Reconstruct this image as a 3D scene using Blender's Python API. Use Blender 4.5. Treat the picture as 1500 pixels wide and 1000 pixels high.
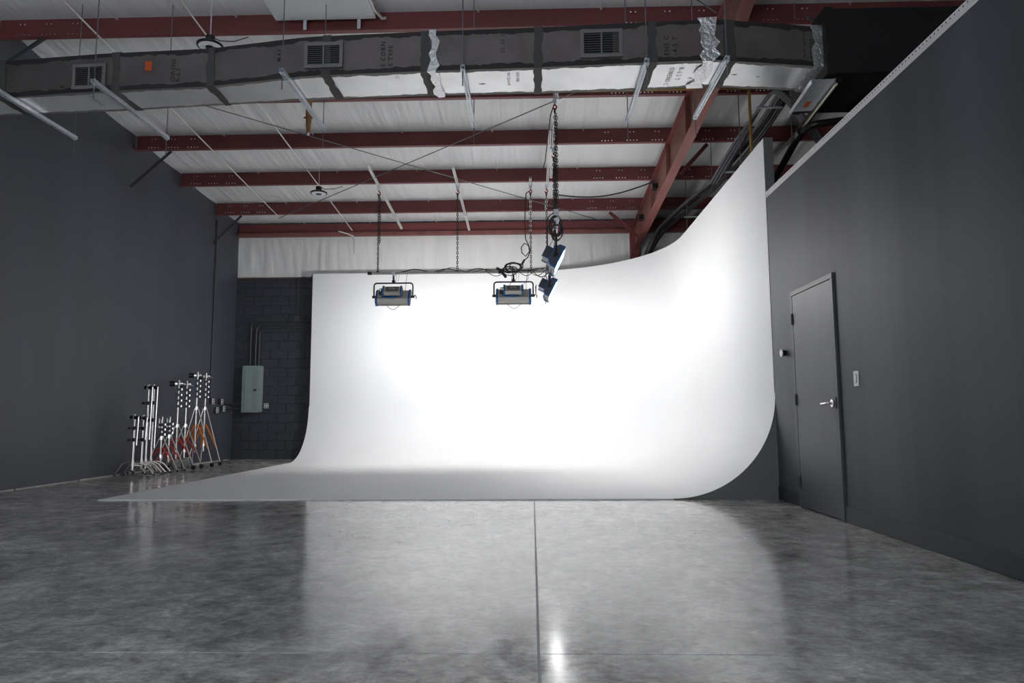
import bpy, bmesh, math, random
from mathutils import Vector, Matrix, noise
random.seed(7)
PI = math.pi
scene = bpy.context.scene
for o in list(bpy.data.objects): bpy.data.objects.remove(o)
C = scene.collection

# ------------------------------------------------------------------ camera, world, exposure
F_PX, PITCH, YAW, ROLL, CAM_H = 1028.0, 0.1062, 0.0274, -0.0051, 0.9176
fw = Vector((-math.sin(YAW)*math.cos(PITCH), math.cos(YAW)*math.cos(PITCH), math.sin(PITCH)))
rt = Vector((math.cos(YAW), math.sin(YAW), 0)); up = rt.cross(fw)
rt2 = rt*math.cos(ROLL)+up*math.sin(ROLL); up2 = -rt*math.sin(ROLL)+up*math.cos(ROLL)
cd = bpy.data.cameras.new('camera'); cam = bpy.data.objects.new('camera', cd); C.objects.link(cam)
cd.sensor_width = 36; cd.lens = F_PX/1500*36; cd.clip_end = 200; cd.clip_start = .05
cam.matrix_world = Matrix(((rt2.x, up2.x, -fw.x, 0), (rt2.y, up2.y, -fw.y, 0), (rt2.z, up2.z, -fw.z, CAM_H), (0, 0, 0, 1)))
scene.camera = cam

world = bpy.data.worlds.new('world'); scene.world = world; world.use_nodes = True
bg = world.node_tree.nodes['Background']
bg.inputs[0].default_value = (.82, .90, 1.0, 1); bg.inputs[1].default_value = 3.0
LAMP_STRENGTH = 68.0
SIDE_STRENGTH = 47.0
scene.view_settings.view_transform = 'Standard'; scene.view_settings.look = 'None'
scene.view_settings.gamma = 1; scene.view_settings.use_curve_mapping = False
scene.view_settings.exposure = 0.58

# ------------------------------------------------------------------ materials
def mat(name, col, rough=.5, metal=0, spec=.5, emit=None, estr=0, var=0, vscale=(1, 1, 1), bump=0, bscale=20, bvec=(1, 1, 1), detail=6, coat=0):
    m = bpy.data.materials.new(name); m.use_nodes = True
    nt = m.node_tree; b = nt.nodes['Principled BSDF']
    b.inputs['Base Color'].default_value = (*col, 1); b.inputs['Roughness'].default_value = rough
    b.inputs['Metallic'].default_value = metal; b.inputs['Specular IOR Level'].default_value = spec
    if coat: b.inputs['Coat Weight'].default_value = coat; b.inputs['Coat Roughness'].default_value = .15
    if emit: b.inputs['Emission Color'].default_value = (*emit, 1); b.inputs['Emission Strength'].default_value = estr
    if var or bump:
        tc = nt.nodes.new('ShaderNodeTexCoord')
    if var:
        mp = nt.nodes.new('ShaderNodeMapping'); mp.inputs['Scale'].default_value = vscale
        nt.links.new(tc.outputs['Object'], mp.inputs['Vector'])
        n = nt.nodes.new('ShaderNodeTexNoise'); n.inputs['Scale'].default_value = 1; n.inputs['Detail'].default_value = detail
        nt.links.new(mp.outputs[0], n.inputs['Vector'])
        r = nt.nodes.new('ShaderNodeMapRange'); r.inputs['From Min'].default_value = .3; r.inputs['From Max'].default_value = .7
        r.inputs['To Min'].default_value = 1-var; r.inputs['To Max'].default_value = 1+var
        nt.links.new(n.outputs['Fac'], r.inputs['Value'])
        mx = nt.nodes.new('ShaderNodeVectorMath'); mx.operation = 'SCALE'; mx.inputs[0].default_value = col
        nt.links.new(r.outputs[0], mx.inputs['Scale']); nt.links.new(mx.outputs[0], b.inputs['Base Color'])
    if bump:
        mp2 = nt.nodes.new('ShaderNodeMapping'); mp2.inputs['Scale'].default_value = bvec
        nt.links.new(tc.outputs['Object'], mp2.inputs['Vector'])
        n2 = nt.nodes.new('ShaderNodeTexNoise'); n2.inputs['Scale'].default_value = bscale; n2.inputs['Detail'].default_value = 4
        nt.links.new(mp2.outputs[0], n2.inputs['Vector'])
        bp = nt.nodes.new('ShaderNodeBump'); bp.inputs['Strength'].default_value = bump; bp.inputs['Distance'].default_value = .02
        nt.links.new(n2.outputs['Fac'], bp.inputs['Height']); nt.links.new(bp.outputs[0], b.inputs['Normal'])
    return m

M = {}
M['wall'] = mat('black wall paint', (.074, .080, .100), .55, var=.10, vscale=(1.5, 1.5, .35), bump=.05, bscale=70)
M['wall_r'] = mat('black wall paint rolled', (.066, .072, .086), .55, var=.30, vscale=(.6, 1.6, .10), bump=.05, bscale=70)
M['block'] = mat('black painted block', (.046, .049, .063), .5, var=.15, vscale=(4, 4, 4), bump=.35, bscale=50)
M['mortar'] = mat('black painted mortar', (.060, .063, .078), .5)
M['door'] = mat('black door paint', (.060, .066, .078), .45, var=.12, vscale=(2, 2, 1.2))
M['doorgap'] = mat('dark gap', (.01, .01, .01), .8)
M['base'] = mat('black baseboard', (.034, .038, .045), .5)
M['cyc'] = mat('white studio paint', (.87, .87, .87), .55, spec=.3, var=.015, vscale=(.8, .8, .8))
M['cycend'] = mat('grey primer edge', (.16, .16, .155), .7, var=.05, vscale=(3, 3, 3))
M['steel'] = mat('dark red primer', (.195, .048, .050), .5, var=.12, vscale=(1, 3, 3))
M['steel2'] = mat('red primer rafter', (.24, .085, .075), .5, var=.2, vscale=(5, 1.2, 5))
M['steelweb'] = mat('brownish primer web', (.20, .085, .065), .55, var=.3, vscale=(6, 1.5, 1.5))
M['galv'] = mat('galvanised steel', (.74, .79, .85), .35, .45, var=.12, vscale=(30, 30, 30))
M['galvrod'] = mat('threaded rod', (.22, .23, .24), .45, .7)
M['zinc'] = mat('white zinc strut', (.80, .80, .78), .4, .3)
M['insul'] = mat('white vinyl insulation facing', (.90, .905, .90), .42, var=.04, vscale=(3, .4, 3), bump=.6, bscale=7, bvec=(2.2, .12, 2.2))
M['insulwall'] = mat('white vinyl wall facing', (.90, .895, .87), .45, var=.05, vscale=(3, 1, .5), bump=.8, bscale=5, bvec=(2, 1, .35))
M['seam'] = mat('seam tape', (.82, .82, .82), .35)
M['tape'] = mat('crumpled foil tape', (.80, .79, .80), .3, .9, bump=1.0, bscale=30)
M['mastic'] = mat('grey duct mastic', (.075, .072, .068), .7, bump=.3, bscale=80)
M['register'] = mat('grey enamel register', (.20, .19, .185), .45)
M['dark'] = mat('dark interior', (.012, .012, .013), .8)
M['shadeduct'] = mat('duct with shadow in its black', (.009, .0085, .008), .7, var=.25, vscale=(2, 2, 2), bump=.2, bscale=15)
M['blackm'] = mat('black metal', (.018, .018, .019), .35, .2)
M['blackp'] = mat('black paint satin', (.060, .063, .075), .35)
M['rubber'] = mat('black rubber cable', (.022, .022, .024), .5)
M['greycable'] = mat('grey cable jacket', (.10, .10, .11), .5)
M['blue'] = mat('blue end cap', (.012, .12, .34), .35)
M['lampgrey'] = mat('warm grey lamp housing', (.46, .44, .40), .40, .3)
M['lampdark'] = mat('charcoal lamp housing', (.065, .07, .085), .4)
M['vent'] = mat('lamp vent', (.13, .135, .115), .6)
M['lampside'] = mat('lit diffuser of side lamp', (.9, .9, .9), .5, emit=(1, 1, 1), estr=SIDE_STRENGTH)
M['lampon'] = mat('lit diffuser', (.9, .9, .9), .5, emit=(1, 1, 1), estr=LAMP_STRENGTH)
M['chrome'] = mat('bright chrome', (.74, .73, .72), .22, 1)
M['stand'] = mat('satin chrome stand tube', (.84, .80, .77), .25, .85)
M['redp'] = mat('red painted brace', (.52, .035, .025), .4)
M['orange'] = mat('orange painted brace', (.72, .20, .02), .4)
M['hookred'] = mat('red hook', (.42, .02, .02), .4)
M['brass'] = mat('brass pipe', (.42, .22, .09), .45, .4)
M['gas'] = mat('yellow gas pipe', (.38, .22, .06), .5)
M['panel'] = mat('grey green panel enamel', (.30, .36, .35), .4)
M['paneld'] = mat('grey green panel groove', (.20, .25, .245), .45)
M['white'] = mat('white plastic', (.88, .88, .88), .35)
M['silverplate'] = mat('steel outlet plate', (.85, .85, .86), .35, .3)
M['ledger'] = mat('brown ledger', (.15, .09, .075), .6)
M['ink'] = mat('black print', (.012, .012, .012), .6)
M['inklight'] = mat('grey print', (.22, .22, .22), .6)
M['sticker'] = mat('orange sticker', (.60, .09, .02), .5)
M['uglass'] = mat('opal lens', (.93, .94, .95), .3)
M['yellowed'] = mat('yellowed lens', (.62, .58, .42), .25)
M['bead'] = mat('perforated bead', (.93, .89, .89), .4, .2)
M['gap'] = mat('base gap lit by colour', (.55, .54, .50), .7, var=.3, vscale=(3, 3, 3))
M['boardw'] = mat('white ceiling board', (.66, .67, .68), .6)

def duct_material(name, width, lo, hi, metal, rough, mast):
    m = bpy.data.materials.new(name); m.use_nodes = True; nt = m.node_tree; b = nt.nodes['Principled BSDF']; L = nt.links.new
    uv = nt.nodes.new('ShaderNodeUVMap'); sep = nt.nodes.new('ShaderNodeSeparateXYZ'); L(uv.outputs[0], sep.inputs[0])
    n = nt.nodes.new('ShaderNodeTexNoise'); n.inputs['Scale'].default_value = 7; n.inputs['Detail'].default_value = 5; L(uv.outputs[0], n.inputs['Vector'])
    # distance from the nearer long edge
    s = nt.nodes.new('ShaderNodeMath'); s.operation = 'SUBTRACT'; s.inputs[1].default_value = width/2; L(sep.outputs[1], s.inputs[0])
    a = nt.nodes.new('ShaderNodeMath'); a.operation = 'ABSOLUTE'; L(s.outputs[0], a.inputs[0])
    d = nt.nodes.new('ShaderNodeMath'); d.operation = 'SUBTRACT'; d.inputs[0].default_value = width/2; L(a.outputs[0], d.inputs[1])
    w = nt.nodes.new('ShaderNodeMath'); w.operation = 'MULTIPLY_ADD'; w.inputs[1].default_value = .09; w.inputs[2].default_value = .005; L(n.outputs['Fac'], w.inputs[0])
    lt = nt.nodes.new('ShaderNodeMath'); lt.operation = 'LESS_THAN'; L(d.outputs[0], lt.inputs[0]); L(w.outputs[0], lt.inputs[1])
    n2 = nt.nodes.new('ShaderNodeTexNoise'); n2.inputs['Scale'].default_value = 3; n2.inputs['Detail'].default_value = 8; L(uv.outputs[0], n2.inputs['Vector'])
    rmp = nt.nodes.new('ShaderNodeValToRGB'); L(n2.outputs['Fac'], rmp.inputs[0])
    rmp.color_ramp.elements[0].position = .3; rmp.color_ramp.elements[0].color = (*lo, 1)
    rmp.color_ramp.elements[1].position = .7; rmp.color_ramp.elements[1].color = (*hi, 1)
    mx = nt.nodes.new('ShaderNodeMix'); mx.data_type = 'RGBA'; L(lt.outputs[0], mx.inputs[0]); L(rmp.outputs[0], mx.inputs[6])
    mx.inputs[7].default_value = (*mast, 1); L(mx.outputs[2], b.inputs['Base Color'])
    inv = nt.nodes.new('ShaderNodeMath'); inv.operation = 'MULTIPLY_ADD'; inv.inputs[1].default_value = -metal; inv.inputs[2].default_value = metal
    L(lt.outputs[0], inv.inputs[0]); L(inv.outputs[0], b.inputs['Metallic'])
    rg = nt.nodes.new('ShaderNodeMath'); rg.operation = 'MULTIPLY_ADD'; rg.inputs[1].default_value = .7-rough; rg.inputs[2].default_value = rough
    L(lt.outputs[0], rg.inputs[0]); L(rg.outputs[0], b.inputs['Roughness'])
    n3 = nt.nodes.new('ShaderNodeTexNoise'); n3.inputs['Scale'].default_value = 9; n3.inputs['Detail'].default_value = 6; L(uv.outputs[0], n3.inputs['Vector'])
    bm_ = nt.nodes.new('ShaderNodeBump'); bm_.inputs['Strength'].default_value = .22; bm_.inputs['Distance'].default_value = .012
    L(n3.outputs['Fac'], bm_.inputs['Height']); L(bm_.outputs[0], b.inputs['Normal'])
    return m
M['foil_face_shaded'] = duct_material('foil duct face shaded by colour', .41, (.15, .125, .12), (.22, .19, .183), .5, .32, (.028, .026, .025))  # same foil and mastic, darkened: the shade on this face is in the colour
M['foil_under_lit'] = duct_material('foil duct underside lit by colour', .56, (.82, .82, .82), (.93, .93, .93), .55, .30, (.20, .195, .18))  # same mastic, lightened: the light on the underside is in the colour

def concrete():
    m = bpy.data.materials.new('polished concrete'); m.use_nodes = True; nt = m.node_tree; b = nt.nodes['Principled BSDF']; L = nt.links.new
    g = nt.nodes.new('ShaderNodeNewGeometry')
    def nz(sc, det, vec=(1, 1, 1), rough=.6, dist=0):
        mp = nt.nodes.new('ShaderNodeMapping'); mp.inputs['Scale'].default_value = vec; L(g.outputs['Position'], mp.inputs['Vector'])
        n = nt.nodes.new('ShaderNodeTexNoise'); n.inputs['Scale'].default_value = sc; n.inputs['Detail'].default_value = det
        n.inputs['Roughness'].default_value = rough; n.inputs['Distortion'].default_value = dist; L(mp.outputs[0], n.inputs['Vector']); return n
    n1 = nz(1.1, 9, (1, 1.15, 1), .68, .6); n2 = nz(6, 9, (1, 1, 1), .74, .5); n3 = nz(26, 9, (.75, 1.25, 1), .8, .4)
    r1 = nt.nodes.new('ShaderNodeValToRGB'); L(n1.outputs['Fac'], r1.inputs[0])
    e = r1.color_ramp.elements; e[0].position = .32; e[0].color = (.27, .262, .25, 1); e[1].position = .66; e[1].color = (.62, .605, .58, 1)
    r2 = nt.nodes.new('ShaderNodeMapRange'); r2.inputs['From Min'].default_value = .3; r2.inputs['From Max'].default_value = .72
    r2.inputs['To Min'].default_value = .45; r2.inputs['To Max'].default_value = 1.55; L(n2.outputs['Fac'], r2.inputs['Value'])
    r3 = nt.nodes.new('ShaderNodeMapRange'); r3.inputs['From Min'].default_value = .3; r3.inputs['From Max'].default_value = .7
    r3.inputs['To Min'].default_value = .48; r3.inputs['To Max'].default_value = 1.55; L(n3.outputs['Fac'], r3.inputs['Value'])
    k = nt.nodes.new('ShaderNodeMath'); k.operation = 'MULTIPLY'; L(r2.outputs[0], k.inputs[0]); L(r3.outputs[0], k.inputs[1])
    v = nt.nodes.new('ShaderNodeVectorMath'); v.operation = 'SCALE'; L(r1.outputs[0], v.inputs[0]); L(k.outputs[0], v.inputs['Scale'])
    L(v.outputs[0], b.inputs['Base Color'])
    rr = nt.nodes.new('ShaderNodeMapRange'); rr.inputs['From Min'].default_value = .3; rr.inputs['From Max'].default_value = .7
    rr.inputs['To Min'].default_value = .08; rr.inputs['To Max'].default_value = .22; L(n2.outputs['Fac'], rr.inputs['Value']); L(rr.outputs[0], b.inputs['Roughness'])
    b.inputs['Specular IOR Level'].default_value = .55
    return m
M['concrete'] = concrete()
M['joint'] = mat('saw cut joint', (.34, .34, .34), .5)

# ------------------------------------------------------------------ mesh helpers
class MB:
    def __init__(s): s.v = []; s.f = []; s.uv = None
    def quadmesh(s, vs, fs):
        k = len(s.v); s.v += [tuple(v) for v in vs]; s.f += [tuple(i+k for i in f) for f in fs]; return s
    def box(s, x0, x1, y0, y1, z0, z1, mtx=None):
        vs = [Vector((x, y, z)) for x in (x0, x1) for y in (y0, y1) for z in (z0, z1)]
        if mtx is not None: vs = [mtx @ v for v in vs]
        return s.quadmesh(vs, [(0, 1, 3, 2), (4, 6, 7, 5), (0, 4, 5, 1), (2, 3, 7, 6), (0, 2, 6, 4), (1, 5, 7, 3)])
    def cbox(s, c, d, mtx=None):
        return s.box(c[0]-d[0]/2, c[0]+d[0]/2, c[1]-d[1]/2, c[1]+d[1]/2, c[2]-d[2]/2, c[2]+d[2]/2, mtx)
    def tube(s, pts, r, n=8, closed=False, cap=True):
        pts = [Vector(p) for p in pts]; N = len(pts)
        rs = r if isinstance(r, (list, tuple)) else [r]*N
        t0 = (pts[1]-pts[0]).normalized()
        a = t0.orthogonal().normalized(); k = len(s.v)
        for i, p in enumerate(pts):
            if closed: t = (pts[(i+1) % N]-pts[i-1])
            else: t = (pts[min(i+1, N-1)]-pts[max(i-1, 0)])
            t = t.normalized() if t.length > 1e-9 else t0
            a = (a-t*a.dot(t)); a = a.normalized() if a.length > 1e-6 else t.orthogonal().normalized()
            b = t.cross(a)
            for j in range(n):
                w = 2*PI*j/n; s.v.append(tuple(p+(a*math.cos(w)+b*math.sin(w))*rs[i]))
        for i in range(N if closed else N-1):
            for j in range(n):
                i2 = (i+1) % N; s.f.append((k+i*n+j, k+i*n+(j+1) % n, k+i2*n+(j+1) % n, k+i2*n+j))
        if cap and not closed:
            s.f.append(tuple(k+j for j in range(n))[::-1]); s.f.append(tuple(k+(N-1)*n+j for j in range(n)))
        return s
    def cyl(s, a, b, r, n=12): return s.tube([a, b], r, n)
    def prism(s, poly, axis, a0, a1):
        """extrude a 2-D outline along axis x, y or z"""
        n = len(poly); mk = {'x': lambda t, p: (t, p[0], p[1]), 'y': lambda t, p: (p[0], t, p[1]), 'z': lambda t, p: (p[0], p[1], t)}[axis]
        vs = [mk(a0, p) for p in poly]+[mk(a1, p) for p in poly]
        return s.quadmesh(vs, [tuple(range(n))[::-1], tuple(range(n, 2*n))]+[(i, (i+1) % n, n+(i+1) % n, n+i) for i in range(n)])
    def build(s, name, m, parent=None, bevel=0, smooth=False, loc=None):
        me = bpy.data.meshes.new(name); me.from_pydata(s.v, [], s.f)
        bm = bmesh.new(); bm.from_mesh(me); bmesh.ops.recalc_face_normals(bm, faces=bm.faces); bm.to_mesh(me); bm.free()
        me.materials.append(M[m] if isinstance(m, str) else m)
        if smooth:
            for p in me.polygons: p.use_smooth = True
        o = bpy.data.objects.new(name, me); C.objects.link(o)
        if parent is not None: o.parent = parent
        if loc is not None: o.location = loc
        if bevel:
            b = o.modifiers.new('bevel', 'BEVEL'); b.width = bevel; b.segments = 2; b.limit_method = 'ANGLE'
        if smooth:
            try: me.set_sharp_from_angle(angle=math.radians(38))
            except Exception: pass
        return o
def tag(o, label=None, cat=None, group=None, kind=None):
    if label: o['label'] = label
    if cat: o['category'] = cat
    if group: o['group'] = group
    if kind: o['kind'] = kind
    return o
def thing(name, label, cat, loc=(0, 0, 0), rz=0, group=None):
    o = bpy.data.objects.new(name, None); C.objects.link(o); o.location = loc; o.rotation_euler = (0, 0, rz)
    o.empty_display_size = .1
    return tag(o, label, cat, group)
def struct(o): o['kind'] = 'structure'; return o
def copy_tree(o, parent=None):
    c = o.copy(); C.objects.link(c); c.parent = parent
    for ch in list(o.children): copy_tree(ch, c)
    return c
def arc(c, r, a0, a1, n, plane='xz'):
    out = []
    for i in range(n+1):
        a = a0+(a1-a0)*i/n; u, v = r*math.cos(a), r*math.sin(a)
        out.append((c[0]+u, c[1], c[2]+v) if plane == 'xz' else (c[0], c[1]+u, c[2]+v) if plane == 'yz' else (c[0]+u, c[1]+v, c[2]))
    return out
def rounded(pts, r, n=5):
    """polyline with rounded corners"""
    pts = [Vector(p) for p in pts]; out = [pts[0]]
    for i in range(1, len(pts)-1):
        p = pts[i]; a = (pts[i-1]-p); b = (pts[i+1]-p); rr = min(r, a.length*.49, b.length*.49)
        A = p+a.normalized()*rr; B = p+b.normalized()*rr
        for k in range(n+1):
            t = k/n; out.append(A*(1-t)**2+p*2*t*(1-t)+B*t*t)
    out.append(pts[-1]); return out
def holed_sheet(us, vs, holes, place):
    """thin sheet over a grid of breaks; holes = (u0,u1,v0,v1) cells left open; place(u,v) -> point"""
    U = sorted(set([us[0], us[1]]+[h[0] for h in holes]+[h[1] for h in holes]))
    V = sorted(set([vs[0], vs[1]]+[h[2] for h in holes]+[h[3] for h in holes]))
    mb = MB(); idx = {}
    def vid(i, j):
        if (i, j) not in idx: idx[(i, j)] = len(mb.v); mb.v.append(tuple(place(U[i], V[j])))
        return idx[(i, j)]
    hs = {(round(h[0], 5), round(h[2], 5)) for h in holes}
    hk = [h for h in holes]
    for i in range(len(U)-1):
        for j in range(len(V)-1):
            um, vm = (U[i]+U[i+1])/2, (V[j]+V[j+1])/2
            if any(h[0] < um < h[1] and h[2] < vm < h[3] for h in hk): continue
            mb.f.append((vid(i, j), vid(i+1, j), vid(i+1, j+1), vid(i, j+1)))
    return mb

# ------------------------------------------------------------------ main dimensions
XL, XR, YB = -6.72, 2.70, 15.66          # left wall, partition face, block wall face
XFAR, YF = 8.5, -3.5
def roof(y): return 5.95-.077*(y-8.26)   # underside of the roof facing at the purlin tops
def pb(y): return roof(y)-.27            # bottom of the purlins
PUR = [5.2, 6.72, 8.25, 9.88, 11.38, 12.90, 14.43]

# ------------------------------------------------------------------ floor
fl = struct(MB().box(XL-.15, XFAR, YF, YB+.2, -.15, -.003).build('floor', 'joint'))
XJ, YJ, GJ = .02, 2.84, .011
for x0, x1 in ((XL-.15, XJ-GJ/2), (XJ+GJ/2, XFAR)):
    for y0, y1 in ((YF, YJ-.002), (YJ+.002, YB+.2)):
        MB().box(x0, x1, y0, y1, -.0029, 0).build('floor_slab', 'concrete', fl, bevel=.0015)

# ------------------------------------------------------------------ walls
w = MB()
zt0, zt1 = roof(YF)+.05, roof(YB)+.05
w.prism([(YF, 0), (YB+.2, 0), (YB+.2, zt1), (YF, zt0)], 'x', XL-.15, XL)
wl = struct(w.build('wall_left', 'wall'))
bb = MB(); y = YF  # pale strips: light in the gap under the wall, put in as colour
while y < 15.3:
    L_ = random.uniform(.5, 1.6); bb.box(XL, XL+.006, y, min(y+L_, 15.5), .001, random.uniform(.008, .018)); y += L_+random.choice([.02, .05, .25])
o = struct(bb.build('base_gap_left', 'gap')); o['kind'] = 'structure'
ccut = MB()                                                    # vertical conduit on the left wall belongs to the electrical run
wb = struct(MB().box(XL, XFAR, YB+.02, YB+.2, 0, 5.45).build('wall_back', 'mortar'))
blk = MB().box(-.199, .199, -.01, .012, -.0976, .0976).build('block', 'block', wb, bevel=.004)
first = True
for r in range(20):
    z = .1016+r*.2032
    off = 0 if r % 2 else .2032
    x = XL+.2032+off*1.0-.4064*(1 if off else 0)
    while x < -4.0:
        x0, x1 = max(x-.199, XL+.001), x+.199
        if x1-x0 > .1:
            if first: b = blk; first = False
            else:
                b = blk.copy(); C.objects.link(b)
            b.location = ((x0+x1)/2, YB+.0085+random.uniform(-.0012, .0012), z); b.scale = ((x1-x0)/.398, 1, 1)
        x += .4064
for x0, x1 in ((-4.0, XFAR),): MB().box(x0, x1, YB, YB+.02, 0, 4.07).build('painted_panel', 'block', wb)
tag(MB().box(XL, -5.0, YB-.03, YB+.02, 4.068, 4.10).box(-5.0, XFAR, YB-.05, YB+.02, 4.085, 4.125).build('ledger', 'ledger', wb))
# pleated insulation facing above the blocks, hung in sheets
def wall_sheet(x0, x1, seed):
    nx = int((x1-x0)/.035); nz = 10; vs = []; fs = []
    for j in range(nz+1):
        z = 4.10+(5.12-4.10)*j/nz
        for i in range(nx+1):
            x = x0+(x1-x0)*i/nx; t = j/nz
            d = .035*abs(noise.noise(Vector((x*3.1+seed, t*.7, 0))))+.018*noise.noise(Vector((x*11+t*1.5, t*1.2, seed)))
            d *= math.sin(PI*min(max(t, .04), .96))**.5
            vs.append((x, YB+.01-d, z))
    for j in range(nz):
        for i in range(nx):
            a = j*(nx+1)+i; fs.append((a, a+1, a+nx+2, a+nx+1))
    return MB().quadmesh(vs, fs).build('insulation_sheet', 'insulwall', wb, smooth=True)
xs = [XL+.0, -5.62, -4.8, -3.4, -1.9, -.4, 1.1, 2.26]
for i in range(len(xs)-1): wall_sheet(xs[i], xs[i+1], i*7.3)
wall_sheet(2.5, 5.0, 91); wall_sheet(5.0, XFAR, 97)

# right partition with its door opening
DY0, DY1, DZ = 6.28, 7.20, 2.13
WT = .12; TOPR = 3.385
w = MB()
w.box(XR, XR+WT, YF, DY0-.05, 0, TOPR); w.box(XR, XR+WT, DY1+.05, 7.88, 0, TOPR); w.box(XR, XR+WT, DY0-.05, DY1+.05, DZ+.05, TOPR)
struct(w.build('wall_right', 'wall_r'))
d1 = struct(bpy.data.objects.new('door_1', None)); C.objects.link(d1); d1.location = (XR, (DY0+DY1)/2, 0)
def D(mb, name, m, parent=d1, **k):
    if parent is d1: mb.v = [(v[0]-XR, v[1]-(DY0+DY1)/2, v[2]) for v in mb.v]
    else: mb.v = [(v[0]-XR, v[1]-(DY0+DY1)/2, v[2]) for v in mb.v]
    return mb.build(name, m, parent, **k)
f = MB()
f.box(XR-.022, XR+WT+.02, DY0-.05, DY0, 0, DZ); f.box(XR-.022, XR+WT+.02, DY1, DY1+.05, 0, DZ); f.box(XR-.022, XR+WT+.02, DY0-.05, DY1+.05, DZ, DZ+.05)
D(f, 'door_frame', 'door', bevel=.003)
D(MB().box(XR+.055, XR+.065, DY0, DY1, 0, DZ), 'stop', 'doorgap')
leaf = D(MB().box(XR-.019, XR+.026, DY0+.005, DY1-.003, .012, DZ-.005), 'leaf', 'door', bevel=.002)
for zc in (1.89, 1.07, .26):
    h = MB().box(XR-.028, XR-.008, DY1-.012, DY1+.022, zc-.055, zc+.055); h.cyl((XR-.028, DY1+.003, zc-.056), (XR-.028, DY1+.003, zc+.056), .009, 10)
    D(h, 'hinge', 'blackm')
hd = MB().cyl((XR-.019, DY0+.065, 1.02), (XR-.032, DY0+.065, 1.02), .036, 24)
rose = D(hd, 'door_handle', 'chrome', bevel=.002, smooth=True)
lv = MB().tube(rounded([(XR-.027, DY0+.065, 1.02), (XR-.07, DY0+.065, 1.02), (XR-.072, DY0+.19, 1.015)], .02, 5), .0115, 10)
D(lv, 'lever', 'chrome', rose, smooth=True)
D(MB().box(XR-.028, XR-.019, DY0-.014, DY0+.004, .97, 1.07), 'strike_plate', 'blackm')
bbr = struct(MB().box(XR-.012, XR, YF, DY0-.052, .001, .14).build('baseboard_right', 'base', bevel=.003))
MB().box(XR-.012, XR, DY1+.052, 7.88, .001, .14).build('board', 'base', bbr, bevel=.003)
# unpainted perforated bead along the top of the partition
holes = []
y = YF+.1
while y < 7.85:
    holes.append((y, y+.018, .018, .034)); holes.append((y+.02, y+.032, .045, .056)); y += .045
bead = holed_sheet((YF, 7.88), (0, .07), holes, lambda u, v: (XR-.004, u, TOPR-.004+v))
k = len(bead.v); bead.box(XR-.003, XR+WT, YF, 7.88, TOPR+.0, TOPR+.012)
bead.box(XR+.02, XR+.022, YF, 7.88, TOPR+.012, TOPR+.064)
struct(bead.build('trim_1', 'bead'))
wf = MB()                                                    # wall behind the camera with the open loading door that lets the daylight in
wf.box(XL-.15, -6.0, YF-.15, YF, 0, 6.95).box(-6.0, .6, YF-.15, YF, 3.3, 6.95).box(.6, XFAR+.15, YF-.15, YF, 0, 6.95)
struct(wf.build('wall_front', 'wall'))
struct(MB().box(XFAR, XFAR+.15, YF, YB+.2, 0, 6.9).build('wall_far_right', 'wall'))

# ------------------------------------------------------------------ ceiling : white vinyl faced insulation in long sheets over the purlins
ce = struct(MB().prism([(YF, roof(YF)+.12), (YB+.2, roof(YB+.2)+.12), (YB+.2, roof(YB+.2)+.2), (YF, roof(YF)+.2)], 'x', XL-.15, XFAR+.15).build('ceiling', 'boardw'))
LEV = [YF]+[3.7-1.52*3, 3.7-1.52*2, 3.7-1.52, 3.7]+PUR+[YB+.02]
def sag(y):
    for a, b in zip(LEV[:-1], LEV[1:]):
        if a <= y <= b: return math.sin(PI*(y-a)/(b-a))
    return 0
def ceiling_sheet(x0, x1, seed):
    nx = int((x1-x0)/.03); vs = []; fs = []; Y = []
    for a, b in zip(LEV[:-1], LEV[1:]):
        if b <= 3.7+.01: Y += [a+(b-a)*t/3 for t in range(3)]
        else: Y += [a+(b-a)*t/8 for t in range(8)]
    Y.append(LEV[-1]); Y = sorted(set(Y)); nxx = nx+1
    for y in Y:
        s_ = sag(y); bay = sum(1 for q in LEV if q <= y+1e-6)
        for i in range(nxx):
            x = x0+(x1-x0)*i/nx
            wv = noise.noise(Vector((x*5.0+seed, bay*3.1, y*.25)))*.020+abs(noise.noise(Vector((x*14, bay*5.7+seed, y*.35))))*.020
            edge = min(i, nx-i)/6.0; edge = min(edge, 1)
            vs.append((x, y, roof(y)+.004-.035*s_-wv*(.35+.65*s_)*(.3+.7*edge)))
    for j in range(len(Y)-1):
        for i in range(nx):
            a = j*nxx+i; fs.append((a, a+1, a+nxx+1, a+nxx))
    o = MB().quadmesh(vs, fs).build('insulation_sheet', 'insul', ce, smooth=True)
    return o
x = XL
i = 0
while x < XFAR-.01:
    x1 = min(x+1.524, XFAR); ceiling_sheet(x, x1, i*11.7)
    if i: MB().prism([(YF, roof(YF)-.02), (YB, roof(YB)-.02), (YB, roof(YB)-.028), (YF, roof(YF)-.028)], 'x', x-.012, x+.012).build('seam_tape', 'seam', ce)
    x = x1; i += 1

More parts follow.
